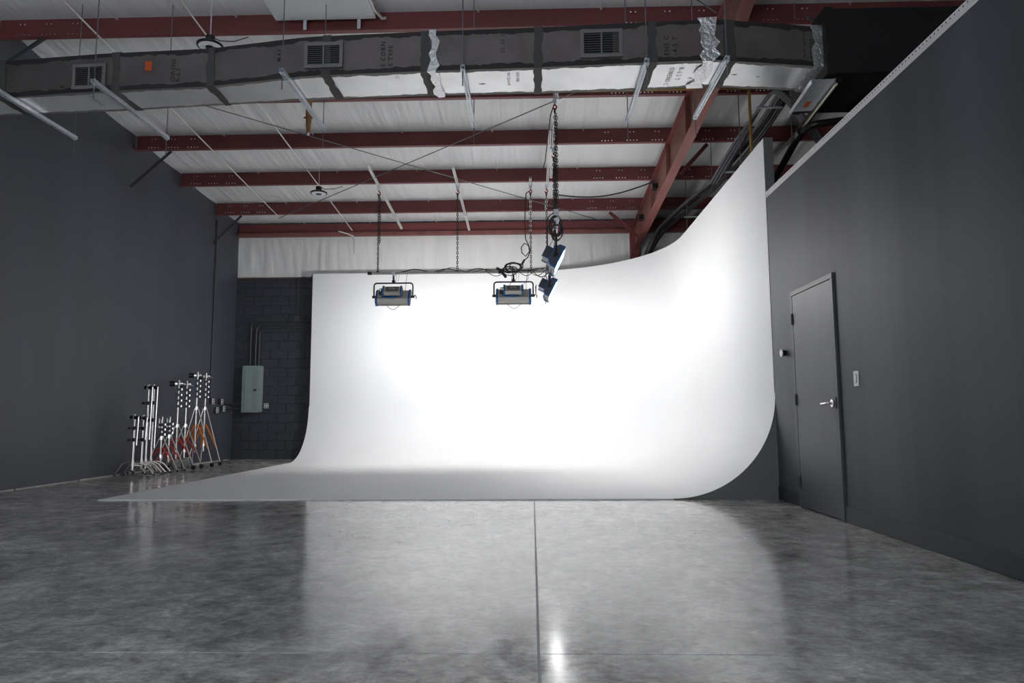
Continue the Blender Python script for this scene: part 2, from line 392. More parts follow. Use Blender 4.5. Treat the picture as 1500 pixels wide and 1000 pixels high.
# ------------------------------------------------------------------ cyclorama
cy = thing('cyclorama', 'large white curved cyclorama wall sweeping down into a painted white floor', 'backdrop', (-1.1, 11.5, 0))
CX0, CX1, CY0, CY1, CR, RC, CH = -4.87, 2.70, 7.88, 15.28, 3.0, 1.15, 4.10
path = []                                                   # (point, inward normal)
for i in range(9): path.append(((CX0+(-.30-CX0)*i/8, CY1), (0, -1)))
for i in range(1, 33):
    a = PI/2*(1-i/32); path.append(((-.30+CR*math.cos(a), CY1-CR+CR*math.sin(a)), (-math.cos(a), -math.sin(a))))
for i in range(1, 11): path.append(((CX1, CY1-CR+(CY0-(CY1-CR))*i/10), (-1, 0)))
prof = [(RC, .012)]+[(RC*(1-math.sin(a)), .012+(RC)*(1-math.cos(a))) for a in [PI/2*i/28 for i in range(1, 29)]]+[(0, 1.16+(CH-1.16)*i/8) for i in range(1, 9)]
vs = []; fs = []; n = len(prof)
for (p, nn) in path:
    for (d, z) in prof: vs.append((p[0]+nn[0]*d+1.1, p[1]+nn[1]*d-11.5, z))
for i in range(len(path)-1):
    for j in range(n-1): fs.append((i*n+j, i*n+j+1, (i+1)*n+j+1, (i+1)*n+j))
MB().quadmesh(vs, fs).build('curved_sweep', 'cyc', cy, smooth=True)
# backing skin, .10 behind
vs = []; fs = []
for (p, nn) in path:
    for z in (0.0, CH): vs.append((p[0]-nn[0]*.10+1.1, p[1]-nn[1]*.10-11.5, z))
for i in range(len(path)-1): fs.append((2*i, 2*i+1, 2*i+3, 2*i+2))
MB().quadmesh(vs, fs).build('backing_panel', 'cycend', cy)
vs = []; fs = []
for (p, nn) in path:
    for d in (0, -.10): vs.append((p[0]+nn[0]*d+1.1, p[1]+nn[1]*d-11.5, CH))
for i in range(len(path)-1): fs.append((2*i, 2*i+1, 2*i+3, 2*i+2))
MB().quadmesh(vs, fs).build('top_cap', 'cyc', cy)
# end panels: the plywood profile of the cove
poly = [(CX1-d, z-.002) for d, z in prof]+[(CX1+.10, CH), (CX1+.10, 0), (CX1-RC, 0)]
poly_r = [(p[0]+1.1, p[1]) for p in poly]
e = MB(); e.prism(poly_r, 'y', CY0-11.5-.004, CY0-11.5+.02); e.build('end_panel', 'cycend', cy)
poly = [(CY1-d-11.5, z-.002) for d, z in prof]+[(CY1+.10-11.5, CH), (CY1+.10-11.5, 0), (CY1-RC-11.5, 0)]
e = MB(); e.prism(poly, 'x', CX0+1.1-.004, CX0+1.1+.015); e.build('end_panel', 'base', cy)
# painted floor: follows the inner line of the cove
inner = [(p[0]+nn[0]*RC, p[1]+nn[1]*RC) for p, nn in path]
poly = [(CX0, CY0)]+[(x, y) for x, y in inner if True]
poly = [(a+1.1, b-11.5) for a, b in poly]
MB().prism(poly, 'z', 0.0005, .012).build('painted_floor', 'cyc', cy)

# ------------------------------------------------------------------ roof steel
def cluster(xc, zt, zb, hs):
    for dx in (-.033, .027): hs.append((xc+dx, xc+dx+.017, zt, zt+.017))
    for k in range(4): hs.append((xc-.085+k*.055, xc-.085+k*.055+.017, zb, zb+.017))
def purlin(y, label, x0=XL+.02, x1=XFAR):
    zt, zb = roof(y), pb(y)
    t = thing('roof_purlin', label, 'beam', ((x0+x1)/2, y, zb), group='dark red roof purlins')
    ox = (x0+x1)/2; hs = []
    for k in range(3): cluster(x0+.28+k*.34, .20, .055, hs)
    for k in (-3, -2, -1, 0, 1, 2): cluster(2.34+k*.42+.21, .20, .055, hs)
    web = holed_sheet((x0, x1), (0, zt-zb), hs, lambda u, v: (u-ox, 0, v))
    web.build('web', 'steel', t)
    MB().box(x0-ox, x1-ox, -.075, 0, 0, .004).box(x0-ox, x1-ox, -.075, -.071, .004, .022).build('bottom_flange', 'steel', t)
    MB().box(x0-ox, x1-ox, 0, .07, zt-zb-.004, zt-zb).build('top_flange', 'steel', t)
    return t
pl = {6.72: 'dark red roof purlin in front of the duct, above the top of the photo', 8.25: 'dark red roof purlin running behind the top edge of the foil duct',
      9.88: 'dark red roof purlin showing as a strip just under the foil duct', 11.38: 'first full dark red roof purlin below the foil duct',
      12.90: 'second dark red roof purlin below the duct, carrying the upper ends of the chain struts', 14.43: 'third dark red roof purlin below the duct, just above the red eave strut'}
for y in PUR[2:]: purlin(y, pl[y])
# eave strut and rafter
t = thing('eave_strut', 'bright red eave strut along the top of the back wall', 'beam', (0, YB-.04, 5.03))
MB().box(XL+.02, XFAR, -.0, .012, .08, .30).build('web', 'steel', t)
MB().box(XL+.02, XFAR, -.07, .02, 0, .006).box(XL+.02, XFAR, -.075, -.069, .0, .09).build('lower_lip', 'steel2', t)
MB().box(XL+.02, XFAR, -.075, 0, .084, .09).build('shelf', 'steel', t)
def rb(y): return 4.57+(15.66-y)*.0665 if y > 7.9 else 5.085+(7.9-y)*.30 if y > 6.6 else 5.475+(6.6-y)*.07
t = thing('roof_rafter', 'deep tapered red steel rafter sloping up toward the camera right of centre', 'beam', (2.345, 11, 4.8))
X0, X1 = 2.27, 2.42
ys = [15.55, 12.9, 10.5, 9, 7.9, 6.6, 5, 3, 0, YF]
vs = [];
web = MB(); fl_ = MB(); ft = MB()
for a, b in zip(ys[:-1], ys[1:]):
    xm = (X0+X1)/2-2.345
    web.prism([(a-11, rb(a)-4.8), (b-11, rb(b)-4.8), (b-11, pb(b)-.01-4.8), (a-11, pb(a)-.01-4.8)], 'x', xm-.004, xm+.004)
    fl_.prism([(a-11, rb(a)-4.8), (b-11, rb(b)-4.8), (b-11, rb(b)+.012-4.8), (a-11, rb(a)+.012-4.8)], 'x', X0-2.345, X1-2.345)
    ft.prism([(a-11, pb(a)-.012-4.8), (b-11, pb(b)-.012-4.8), (b-11, pb(b)-4.8), (a-11, pb(a)-4.8)], 'x', X0-2.345, X1-2.345)
web.build('web', 'steelweb', t); fl_.build('bottom_flange', 'steel2', t); ft.build('top_flange', 'steel', t)
for y in (9.88, 11.38, 12.90, 14.43):
    MB().box(X0-2.345, -.004, y-.005-11, y+.005-11, rb(y)+.012-4.8, pb(y)-.012-4.8).build('stiffener', 'steel2', t)
t = thing('steel_column', 'dark red steel column at the back wall under the rafter', 'column', (2.345, 15.52, 0))
MB().box(-.1, .1, -.1, -.088, 0, 5.0).build('flange', 'steel', t); MB().box(-.1, .1, .088, .1, 0, 5.0).build('flange', 'steel', t)
MB().box(-.005, .005, -.088, .088, 0, 5.0).build('web', 'steel', t)
def angle_bar(name, a, b, m, label, w=.05, cat='brace', group=None):
    a, b = Vector(a), Vector(b); mid = (a+b)/2
    d = (b-a); L_ = d.length; q = d.to_track_quat('X', 'Z').to_matrix().to_4x4()
    o = MB().box(-L_/2, L_/2, -w/2, w/2, 0, .006).box(-L_/2, L_/2, w/2-.006, w/2, -w, .0)
    ob = o.build(name, m); ob.matrix_world = Matrix.Translation(mid) @ q
    return tag(ob, label, cat, group)
angle_bar('flange_brace', (1.69, 14.47, 5.20), (2.33, 14.6, 4.66), 'steel', 'red angle brace on the left of the rafter near the back column')
angle_bar('flange_brace', (2.95, 11.42, 5.44), (2.44, 11.2, 4.85), 'steel', 'dark red angle brace on the right side of the rafter')
for (a, b, lb) in (((XL+.02, 11.23, 4.78), (-6.10, 11.36, 5.44), 'black diagonal brace from the left wall to the first full purlin below the duct'),
                   ((XL+.02, 14.33, 4.60), (-6.15, 14.40, 5.20), 'black diagonal brace between the left wall and the third purlin, near the corner'),
                   ((XL+.02, 8.10, 5.15), (-6.10, 8.22, 5.70), 'grey diagonal brace at the upper left above the duct')):
    angle_bar('wall_brace', a, b, 'blackp', lb, w=.032)

# white conduits / strap lines running down the slope, and the rod bracing
def run(name, pts, r, m, label, cat, n=8, smooth=True):
    o = MB().tube(pts, r, n).build(name, m, smooth=smooth); return tag(o, label, cat)
run('conduit', [(-5.38, YF, pb(YF)-.02), (-5.37, 14.6, pb(14.6)-.02)], .010, 'zinc', 'thin white conduit running down the roof slope nearest the left wall', 'conduit')
run('conduit', [(-4.02, YF, pb(YF)-.02), (-4.02, 15.4, pb(15.4)-.02)], .010, 'zinc', 'thin white conduit on the roof slope that feeds the two round high bay lights', 'conduit')
run('brace_rod', [(-6.0, 8.9, pb(8.9)-.035), (2.25, 15.5, pb(15.5)-.03)], .008, 'galvrod', 'thin steel bracing rod crossing the ceiling down to the foot of the rafter', 'rod')
run('brace_rod', [(-5.36, 14.48, pb(14.48)-.05), (2.25, 8.35, pb(8.35)-.05)], .008, 'galvrod', 'thin steel bracing rod rising from the left eave to the top of the rafter', 'rod')
run('brace_rod', [(2.23, 7.94, pb(7.94)-.03), (-1.2, 5.1, pb(5.1)-.03)], .008, 'galvrod', 'thin steel bracing rod above the duct at the top of the rafter', 'rod')
run('wall_conduit', rounded([(-4.0, 15.56, 4.60), (-4.0, 15.56, 5.0), (-4.15, 15.5, 5.06)], .05)+[(-4.3, 15.3, 5.07)], .014, 'zinc', 'short white conduit bending over the pleated insulation of the back wall', 'conduit')

# high bay lights
def high_bay(x, y, z, label):
    t = thing('high_bay_light', label, 'light', (x, y, z), group='round high bay lights')
    MB().tube([(0, 0, 0), (0, 0, .02), (0, 0, .035), (0, 0, .06)], [.150, .155, .135, .06], 28).build('housing', 'blackm', t, smooth=True)
    MB().tube([(0, 0, -.006), (0, 0, .0)], [.128, .133], 28).build('lens', 'uglass', t, smooth=True)
    MB().tube([(0, 0, -.014), (0, 0, -.006)], [.05, .052], 20).build('sensor', 'blackm', t)
    MB().tube([(0, 0, .06), (0, 0, .13)], .055, 16).build('driver', 'blackm', t, smooth=True)
    MB().tube([(0, 0, .13), (0, 0, .58)], .006, 8).build('hook', 'galv', t)
    MB().tube([(0, 0, .13), (.1, .05, .10), (.25, .1, .12), (.42, .1, .17)], .006, 6).build('cord', 'rubber', t, smooth=True)
    return t
high_bay(-3.90, 12.5, pb(12.5)-.33, 'round white high bay light hanging below the duct on the left')
high_bay(-3.85, 7.95, pb(7.95)-.33, 'round high bay light half hidden behind the top of the duct')
# white board at the top edge, clipped to the purlin
t = thing('ceiling_board', 'flat white board above the duct, hung by two steel clips', 'board', (-2.5, 7.5, 5.70))
MB().box(-.62, .62, -1.2, .62, .09, .13).build('board', 'boardw', t, bevel=.005)
for x in (-.26, .41):
    MB().box(x-.020, x+.020, .622, .628, -.03, .15).box(x-.020, x+.020, .50, .628, .150, .156).build('clip', 'galv', t)
MB().tube([(.62, .1, .13), (.64, .3, .11), (.63, .5, .13), (.7, .62, .09), (.74, .64, .11)], .018, 7).build('torn_edge', 'tape', t)

# ------------------------------------------------------------------ foil duct
def lerp_tab(tab, x):
    if x <= tab[0][0]: return tab[0][1]
    for (a, b), (c, d) in zip(tab[:-1], tab[1:]):
        if x <= c: return b+(d-b)*(x-a)/(c-a)
    return tab[-1][1]
FT = [(-6.7, 7.04), (-5.6, 6.97), (-4.45, 6.86), (-3.3, 6.80), (-2.3, 6.63), (-2.1, 6.61), (-.98, 6.56), (.07, 6.53), (1.17, 6.47), (1.8, 6.45), (2.87, 6.62)]
BT = [(-6.7, 7.44), (-4.6, 7.34), (-3.3, 7.23), (-2.5, 7.16), (-1.1, 7.10), (.04, 7.09), (1.25, 7.05), (1.8, 6.99), (2.9, 7.14)]
DZ0, DZ1 = 4.30, 4.71
du = thing('air_duct', 'long rectangular foil faced air duct crossing under the roof', 'duct', (-1.9, 6.7, DZ0))
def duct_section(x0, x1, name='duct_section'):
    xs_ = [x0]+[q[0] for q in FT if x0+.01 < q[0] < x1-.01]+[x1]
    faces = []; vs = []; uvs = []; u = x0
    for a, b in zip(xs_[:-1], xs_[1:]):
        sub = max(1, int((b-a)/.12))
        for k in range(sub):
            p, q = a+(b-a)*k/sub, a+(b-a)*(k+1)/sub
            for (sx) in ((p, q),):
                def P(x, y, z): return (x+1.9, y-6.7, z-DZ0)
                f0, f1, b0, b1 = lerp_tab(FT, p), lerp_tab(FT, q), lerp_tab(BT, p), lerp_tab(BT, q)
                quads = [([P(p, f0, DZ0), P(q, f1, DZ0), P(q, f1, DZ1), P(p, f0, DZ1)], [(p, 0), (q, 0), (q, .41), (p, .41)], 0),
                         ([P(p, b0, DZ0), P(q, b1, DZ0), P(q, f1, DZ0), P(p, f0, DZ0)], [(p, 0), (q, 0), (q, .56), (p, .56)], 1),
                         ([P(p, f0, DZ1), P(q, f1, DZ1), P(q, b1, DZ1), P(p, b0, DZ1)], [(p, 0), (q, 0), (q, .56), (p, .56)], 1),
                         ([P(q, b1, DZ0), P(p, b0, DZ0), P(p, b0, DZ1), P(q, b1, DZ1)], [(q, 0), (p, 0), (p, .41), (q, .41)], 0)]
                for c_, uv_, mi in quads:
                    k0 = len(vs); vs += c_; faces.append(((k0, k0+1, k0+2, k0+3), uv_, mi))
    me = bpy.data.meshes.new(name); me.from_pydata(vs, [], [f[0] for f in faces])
    me.materials.append(M['foil_face_shaded']); me.materials.append(M['foil_under_lit'])
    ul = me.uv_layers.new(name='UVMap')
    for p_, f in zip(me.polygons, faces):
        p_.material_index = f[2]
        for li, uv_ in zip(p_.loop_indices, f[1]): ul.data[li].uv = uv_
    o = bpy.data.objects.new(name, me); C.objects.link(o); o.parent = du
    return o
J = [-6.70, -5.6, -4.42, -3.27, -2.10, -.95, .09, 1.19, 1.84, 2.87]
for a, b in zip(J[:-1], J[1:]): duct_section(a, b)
def band(x, wd, name, m, off=.006, crumple=0, skew=0):
    rng = random.Random(int(x*100)); mb = MB(); N = 7; ring = []
    for side in (0, 1):
        xx = x+(wd/2 if side else -wd/2)
        f, b = lerp_tab(FT, xx)-off, lerp_tab(BT, xx)+off; z0, z1 = DZ0-off, DZ1+off
        pts = [(f, z1+(z0-z1)*i/N) for i in range(N)]+[(f+(b-f)*i/N, z0) for i in range(N)]+[(b, z0+(z1-z0)*i/N) for i in range(N)]+[(b+(f-b)*i/N, z1) for i in range(N)]
        ring.append([(xx+rng.uniform(-1, 1)*(.012+crumple)+1.9, y-6.7+rng.uniform(-1, 1)*crumple*.2, z-DZ0+rng.uniform(-1, 1)*crumple*.2) for y, z in pts])
    n_ = len(ring[0]); mb.quadmesh(ring[0]+ring[1], [(i, (i+1) % n_, n_+(i+1) % n_, n_+i) for i in range(n_)])
    return mb.build(name, m, du)
for x in (-5.6, -4.30, -3.27, -2.02, .09, 1.19): band(x, .085, 'mastic_band', 'mastic')
band(-1.02, .10, 'mastic_band', 'mastic', .004); band(-.94, .085, 'foil_tape', 'tape', .012, .018); band(1.72, .16, 'foil_tape', 'tape', .012, .03); band(1.93, .12, 'mastic_band', 'mastic', .006); band(2.84, .12, 'foil_tape', 'tape', .010, .02)
# registers on the face: frame, mullion, louvers
def register(x, z, w_, h_, yaw):
    y = lerp_tab(FT, x)
    fr = MB(); fw_ = .035
    R = Matrix.Rotation(yaw, 4, 'Z')
    for (a, b, c, d) in ((-w_/2, w_/2, h_/2-fw_, h_/2), (-w_/2, w_/2, -h_/2, -h_/2+fw_), (-w_/2, -w_/2+fw_, -h_/2+fw_, h_/2-fw_), (w_/2-fw_, w_/2, -h_/2+fw_, h_/2-fw_), (-.008, .008, -h_/2+fw_, h_/2-fw_)):
        fr.box(a, b, -.030, -.012, c, d, R)
    fr.box(-w_/2+.008, w_/2-.008, -.014, .0, h_/2-.02, h_/2-.008, R).box(-w_/2+.008, w_/2-.008, -.014, .0, -h_/2+.008, -h_/2+.02, R).box(-w_/2+.008, -w_/2+.02, -.014, 0, -h_/2+.01, h_/2-.01, R).box(w_/2-.02, w_/2-.008, -.014, 0, -h_/2+.01, h_/2-.01, R)
    o = fr.build('air_register', 'register', du, bevel=.002, loc=(x+1.9, y-6.7, z-DZ0))
    MB().box(-w_/2+.02, w_/2-.02, -.003, -.001, -h_/2+.02, h_/2-.02, R).build('throat', 'dark', o)
    n_ = 9; hh = h_-2*fw_
    for s_ in (-1, 1):
        xa, xb = (-w_/2+fw_, -.008) if s_ < 0 else (.008, w_/2-fw_)
        for k in range(n_):
            zc = -hh/2+hh*(k+.5)/n_
            T = R @ Matrix.Translation((0, -.016, zc)) @ Matrix.Rotation(math.radians(35), 4, 'X')
            MB().box(xa, xb, -.008, .008, -.0015, .0015, T).build('louver', 'register', o)
register(.705, 4.505, .41, .285, math.atan2(-.03, 1.1))
register(-2.04, 4.50, .39, .265, 0-.03)
register(-4.58, 4.46, .37, .27, -.07)
def text_on(parent, s, size, loc, rot, m, name='printed_text', ext=.0006, thick=.0002):
    cu = bpy.data.curves.new('t', 'FONT'); cu.body = s; cu.size = size; cu.extrude = ext; cu.resolution_u = 2
    cu.offset = thick; cu.space_character = 1.15
    to = bpy.data.objects.new('t', cu); C.objects.link(to)
    dg = bpy.context.evaluated_depsgraph_get(); me = bpy.data.meshes.new_from_object(to.evaluated_get(dg))
    bpy.data.objects.remove(to); me.materials.clear(); me.materials.append(M[m])
    o = bpy.data.objects.new(name, me); C.objects.link(o); o.parent = parent; o.location = loc; o.rotation_euler = rot
    return o
def face_text(x, z, s, size, m='ink'):
    y = lerp_tab(FT, x)-.003
    # upright on the face (normal -Y), then turned a quarter so it reads upward
    return text_on(du, s, size, (x+1.9, y-6.7, z-DZ0), (PI/2, -PI/2, 0), m)
def under_text(x, y, s, size, m='inklight'):
    return text_on(du, s, size, (x+1.9, y-6.7, -.003), (PI, 0, PI/2), m, thick=-.0012)
for (x, z, s, sz) in ((-3.655, 4.37, 'OWENS', .062), (-3.60, 4.36, 'R-6.5', .062), (-1.42, 4.36, 'S CORN', .066), (-1.345, 4.36, '5 TYPE', .066),
                      (-.24, 4.46, '22', .05), (-.24, 4.545, '22', .05), (-.24, 4.63, '22', .05), (1.35, 4.36, 'ENS C', .068), (1.43, 4.36, '-4.5 T', .068), (2.70, 4.37, 'NG QuietR', .06), (2.77, 4.37, '800-FRK', .055), (-2.50, 4.48, 'M-4.5', .05), (-4.87, 4.36, 'R', .06)):
    face_text(x, z, s, sz)
for (x, y, s, sz) in ((1.38, 6.58, 'OWENS C', .075), (1.47, 6.58, 'R-6.5 T', .075), (-.22, 6.62, 'NG QuietR', .05), (-.13, 6.62, '800-FRK', .05), (-1.34, 6.6, 'CO', .06), (-4.65, 6.95, 'OWENS', .06)):
    under_text(x, y, s, sz)
MB().box(-3.98+1.9, -3.91+1.9, lerp_tab(FT, -3.95)-6.7-.004, lerp_tab(FT, -3.95)-6.7-.001, .20, .30).build('sticker', 'sticker', du)
for (x, y, r_) in ((-.63+.15, 6.85, .03), (2.05, 6.75, .025), (2.3, 6.8, .018), (1.62, 6.8, .02)):
    MB().quadmesh([(x+1.9-r_*1.6, y-6.7, -.0015), (x+1.9+r_*.3, y-6.7-r_*.5, -.0015), (x+1.9+r_*1.5, y-6.7, -.0015), (x+1.9+r_*.2, y-6.7+r_*.35, -.0015)], [(0, 1, 2, 3)]).build('tear', 'ink', du)

# duct continuing behind the partition, its shadow put into the black colour
bd = thing('shaded_duct', 'shaded black duct section continuing right from the foil duct over the partition', 'duct', (3.9, 7.0, 4.20))
MB().box(-1.0, 2.5, -.45, .47, 0, .66).build('duct_body', 'shadeduct', bd, bevel=.01)
MB().box(-1.02, -.94, -.46, .48, -.008, .668).build('collar', 'shadeduct', bd)

# strip light hung under the shaded duct
sl = thing('strip_light', 'shop strip light with a tilted metal reflector above the partition', 'light', (3.0, 7.4, 4.14))
T = Matrix.Rotation(math.radians(-4), 4, 'Z')
MB().box(-.18, .05, -.78, -.06, .030, .036, T).box(-.19, -.18, -.78, -.06, -.01, .036, T).build('reflector', 'galv', sl)
MB().box(.04, .095, -.78, .85, .0, .05, T).build('channel', 'blackm', sl)
MB().tube([T @ Vector((.055, -.76, -.012)), T @ Vector((.055, .83, -.012))], .014, 10).build('tube', 'yellowed', sl, smooth=True)
MB().box(-.08, -.03, -.30, -.16, .0285, .0298, T).build('sticker', 'sticker', sl)

# ------------------------------------------------------------------ trapeze hangers
def slotted_channel(L_, w=.041, slot=True):
    """strut channel along +Y from 0: slotted bottom, two walls with lips"""
    hs = []; y = .03
    while slot and y < L_-.05: hs.append((y, y+.034, -.010, .010)); y += .052
    mb = holed_sheet((0, L_), (-w/2, w/2), hs, lambda u, v: (v, u, 0))
    for s_ in (-1, 1):
        mb.box(s_*w/2-.0013, s_*w/2+.0013, 0, L_, 0, w); mb.box(min(s_*w/2, s_*(w/2-.010)), max(s_*w/2, s_*(w/2-.010)), 0, L_, w-.002, w)
    return mb
def trapeze(x, y0, y1, label, rod_x=0):
    t = thing('trapeze_hanger', label, 'hanger', (x, y0, 4.245), group='strut trapezes under the duct')
    slotted_channel(y1-y0).build('strut_channel', 'galv', t)
    for yy in (.03, y1-y0-.03):
        top = roof(y0+yy)-4.245-.02
        MB().tube([(0, yy, -.22 if yy > .5 else -.16), (0, yy, top)], .0055, 6).build('threaded_rod', 'galvrod', t)
        MB().box(-.02, .02, yy-.02, yy+.02, -.006, -.001).build('washer', 'galv', t)
        for z_ in (-.018, .041): MB().tube([(0, yy, z_), (0, yy, z_+.011)], .013, 6).build('nut', 'galv', t)
    return t
tl = ['galvanised strut trapeze at the far left end of the duct', 'galvanised strut trapeze crossing the left duct register', 'galvanised strut trapeze just left of the middle duct register',
      'galvanised strut trapeze under the middle of the duct', 'galvanised strut trapeze right of the right duct register', 'galvanised strut trapeze in front of the rafter']
for (x, y0, y1), lb in zip(((-5.45, 6.60, 7.98), (-4.35, 6.56, 8.02), (-2.40, 6.42, 7.83), (-.64, 6.42, 7.81), (1.12, 6.36, 7.74), (1.87, 6.34, 7.68)), tl): trapeze(x, y0, y1, lb)

# ------------------------------------------------------------------ roof struts carrying the chain hoists
def roof_strut(x, y0, y1, clamps, label, a=.06):
    z0 = pb(y0)-a
    L_ = y1-y0; t = thing('roof_strut', label, 'strut', (x, y0, z0), group='white slotted struts below the purlins')
    o = slotted_channel(L_).build('strut_channel', 'zinc', t); o.rotation_euler = (math.atan(-.077), 0, 0)
    for yc in clamps:
        dz = -.077*(yc-y0)
        MB().box(-.04, .04, yc-y0-.03, yc-y0+.03, dz-.012, dz-.004).box(-.04, -.032, yc-y0-.02, yc-y0+.02, dz, dz+a+.02).box(.032, .04, yc-y0-.02, yc-y0+.02, dz, dz+a+.02).build('clamp', 'galv', t)
    return t
roof_strut(-2.87, 11.95, 15.25, (12.9, 14.43), 'white slotted roof strut above the left studio lamp')
roof_strut(-1.37, 12.1, 15.4, (12.9, 14.43), 'white slotted roof strut between the two back facing lamps')
roof_strut(.01, 12.6, 15.5, (12.9, 14.43), 'white slotted roof strut left of the hanging lamp cluster, over the coiled cable')
roof_strut(.33, 10.75, 14.2, (11.38, 12.9), 'long white slotted roof strut at the left of the chain bundle')
roof_strut(.39, 9.60, 12.6, (9.8, 11.38), 'white slotted roof strut highest at the chain bundle, under the duct')

def chain_mesh(L_, pitch=.046, wire=.0066):
    mb = MB(); n_ = int(L_/pitch)
    for k in range(n_):
        zc = -pitch*(k+.5); pts = []
        hw, hl = .016, pitch*.5+.006
        for j in range(8):
            a = 2*PI*j/8; u, v = hw*math.cos(a), hl*math.sin(a)
            pts.append((u, 0, zc+v) if k % 2 else (0, u, zc+v))
        mb.tube(pts, wire, 4, closed=True)
    return mb
def hoist(x, y, zb_, label, strands=1, zt=None):
    z = (pb(y)-.075) if zt is None else zt
    t = thing('chain_hoist', label, 'chain', (x, y, z), group='black lift chains with red hooks')
    MB().box(-.028, .028, -.02, .02, -.05, .01).build('eye_clamp', 'galv', t, bevel=.003)
    hk = MB().tube([(0, 0, -.045), (0, 0, -.075)], .012, 8)
    hk.tube([(0, 0, -.07)]+[(.026*math.sin(a), 0, -.105+.030*math.cos(a)) for a in [i*PI/6 for i in range(0, 10)]], [.012]+[.0115]*9+[.006], 7)
    hk.build('hook', 'hookred', t, smooth=True)
    MB().tube([(0, 0, -.125), (0, 0, -.20)], [.018, .012], 8).build('chain_guide', 'blackm', t)
    ch = chain_mesh(z-.19-zb_)
    for s_ in range(strands):
        c_ = ch.build('chain', 'blackm', t, loc=((s_*.035), 0, -.19)) if s_ == 0 else None
        if s_ == 0: c0 = c_
        else:
            c_ = chain_mesh((z-.19-zb_)*(.62 if y > 12 else .97)).build('chain', 'blackm', t, loc=(.022, .02, -.19))
    MB().tube([(-.03, 0, zb_-z+.02), (0, 0, zb_-z+.035), (.03, 0, zb_-z+.02)], .014, 8).build('pipe_clamp', 'blackm', t)
    return t
PZ = 3.60
hoist(-2.87, 12.9, PZ, 'black lift chain at the left end of the lamp pipe', 2)
hoist(-1.37, 12.9, PZ, 'black lift chain holding the middle of the lamp pipe', 1)
hoist(.01, 12.9, PZ, 'black lift chain beside the coiled cable, right part of the lamp pipe', 1)
hoist(.31, 12.9, PZ, 'black lift chain hanging just left of the chain bundle', 1)
hoist(.40, 11.4, PZ, 'black lift chain from the middle red hook of the chain bundle', 2)
hoist(.37, 9.80, PZ, 'black lift chain from the topmost red hook, at the near end of the side pipe', 2)

# pipes
t = thing('lamp_pipe', 'long steel pipe holding the two back facing studio lamps', 'pipe', (-1.3, 12.9, PZ))
MB().tube([(-1.72, 0, 0), (1.75, 0, 0)], .024, 14).build('pipe', 'lampgrey', t, smooth=True)
MB().tube([(-1.76, 0, 0), (-1.68, 0, 0)], .029, 14).build('end_cap', 'blackm', t)
MB().tube([(1.70, 0, 0), (1.78, 0, 0)], .029, 14).build('end_cap', 'blackm', t)
t = thing('side_pipe', 'steel pipe running toward the camera above the two lit lamps', 'pipe', (.38, 11.1, PZ+.05))
MB().tube([(0, -1.5, 0), (0, 1.75, 0)], .024, 14).build('pipe', 'galv', t, smooth=True)
MB().tube([(0, -1.54, 0), (0, -1.48, 0)], .03, 14).build('end_cap', 'white', t)

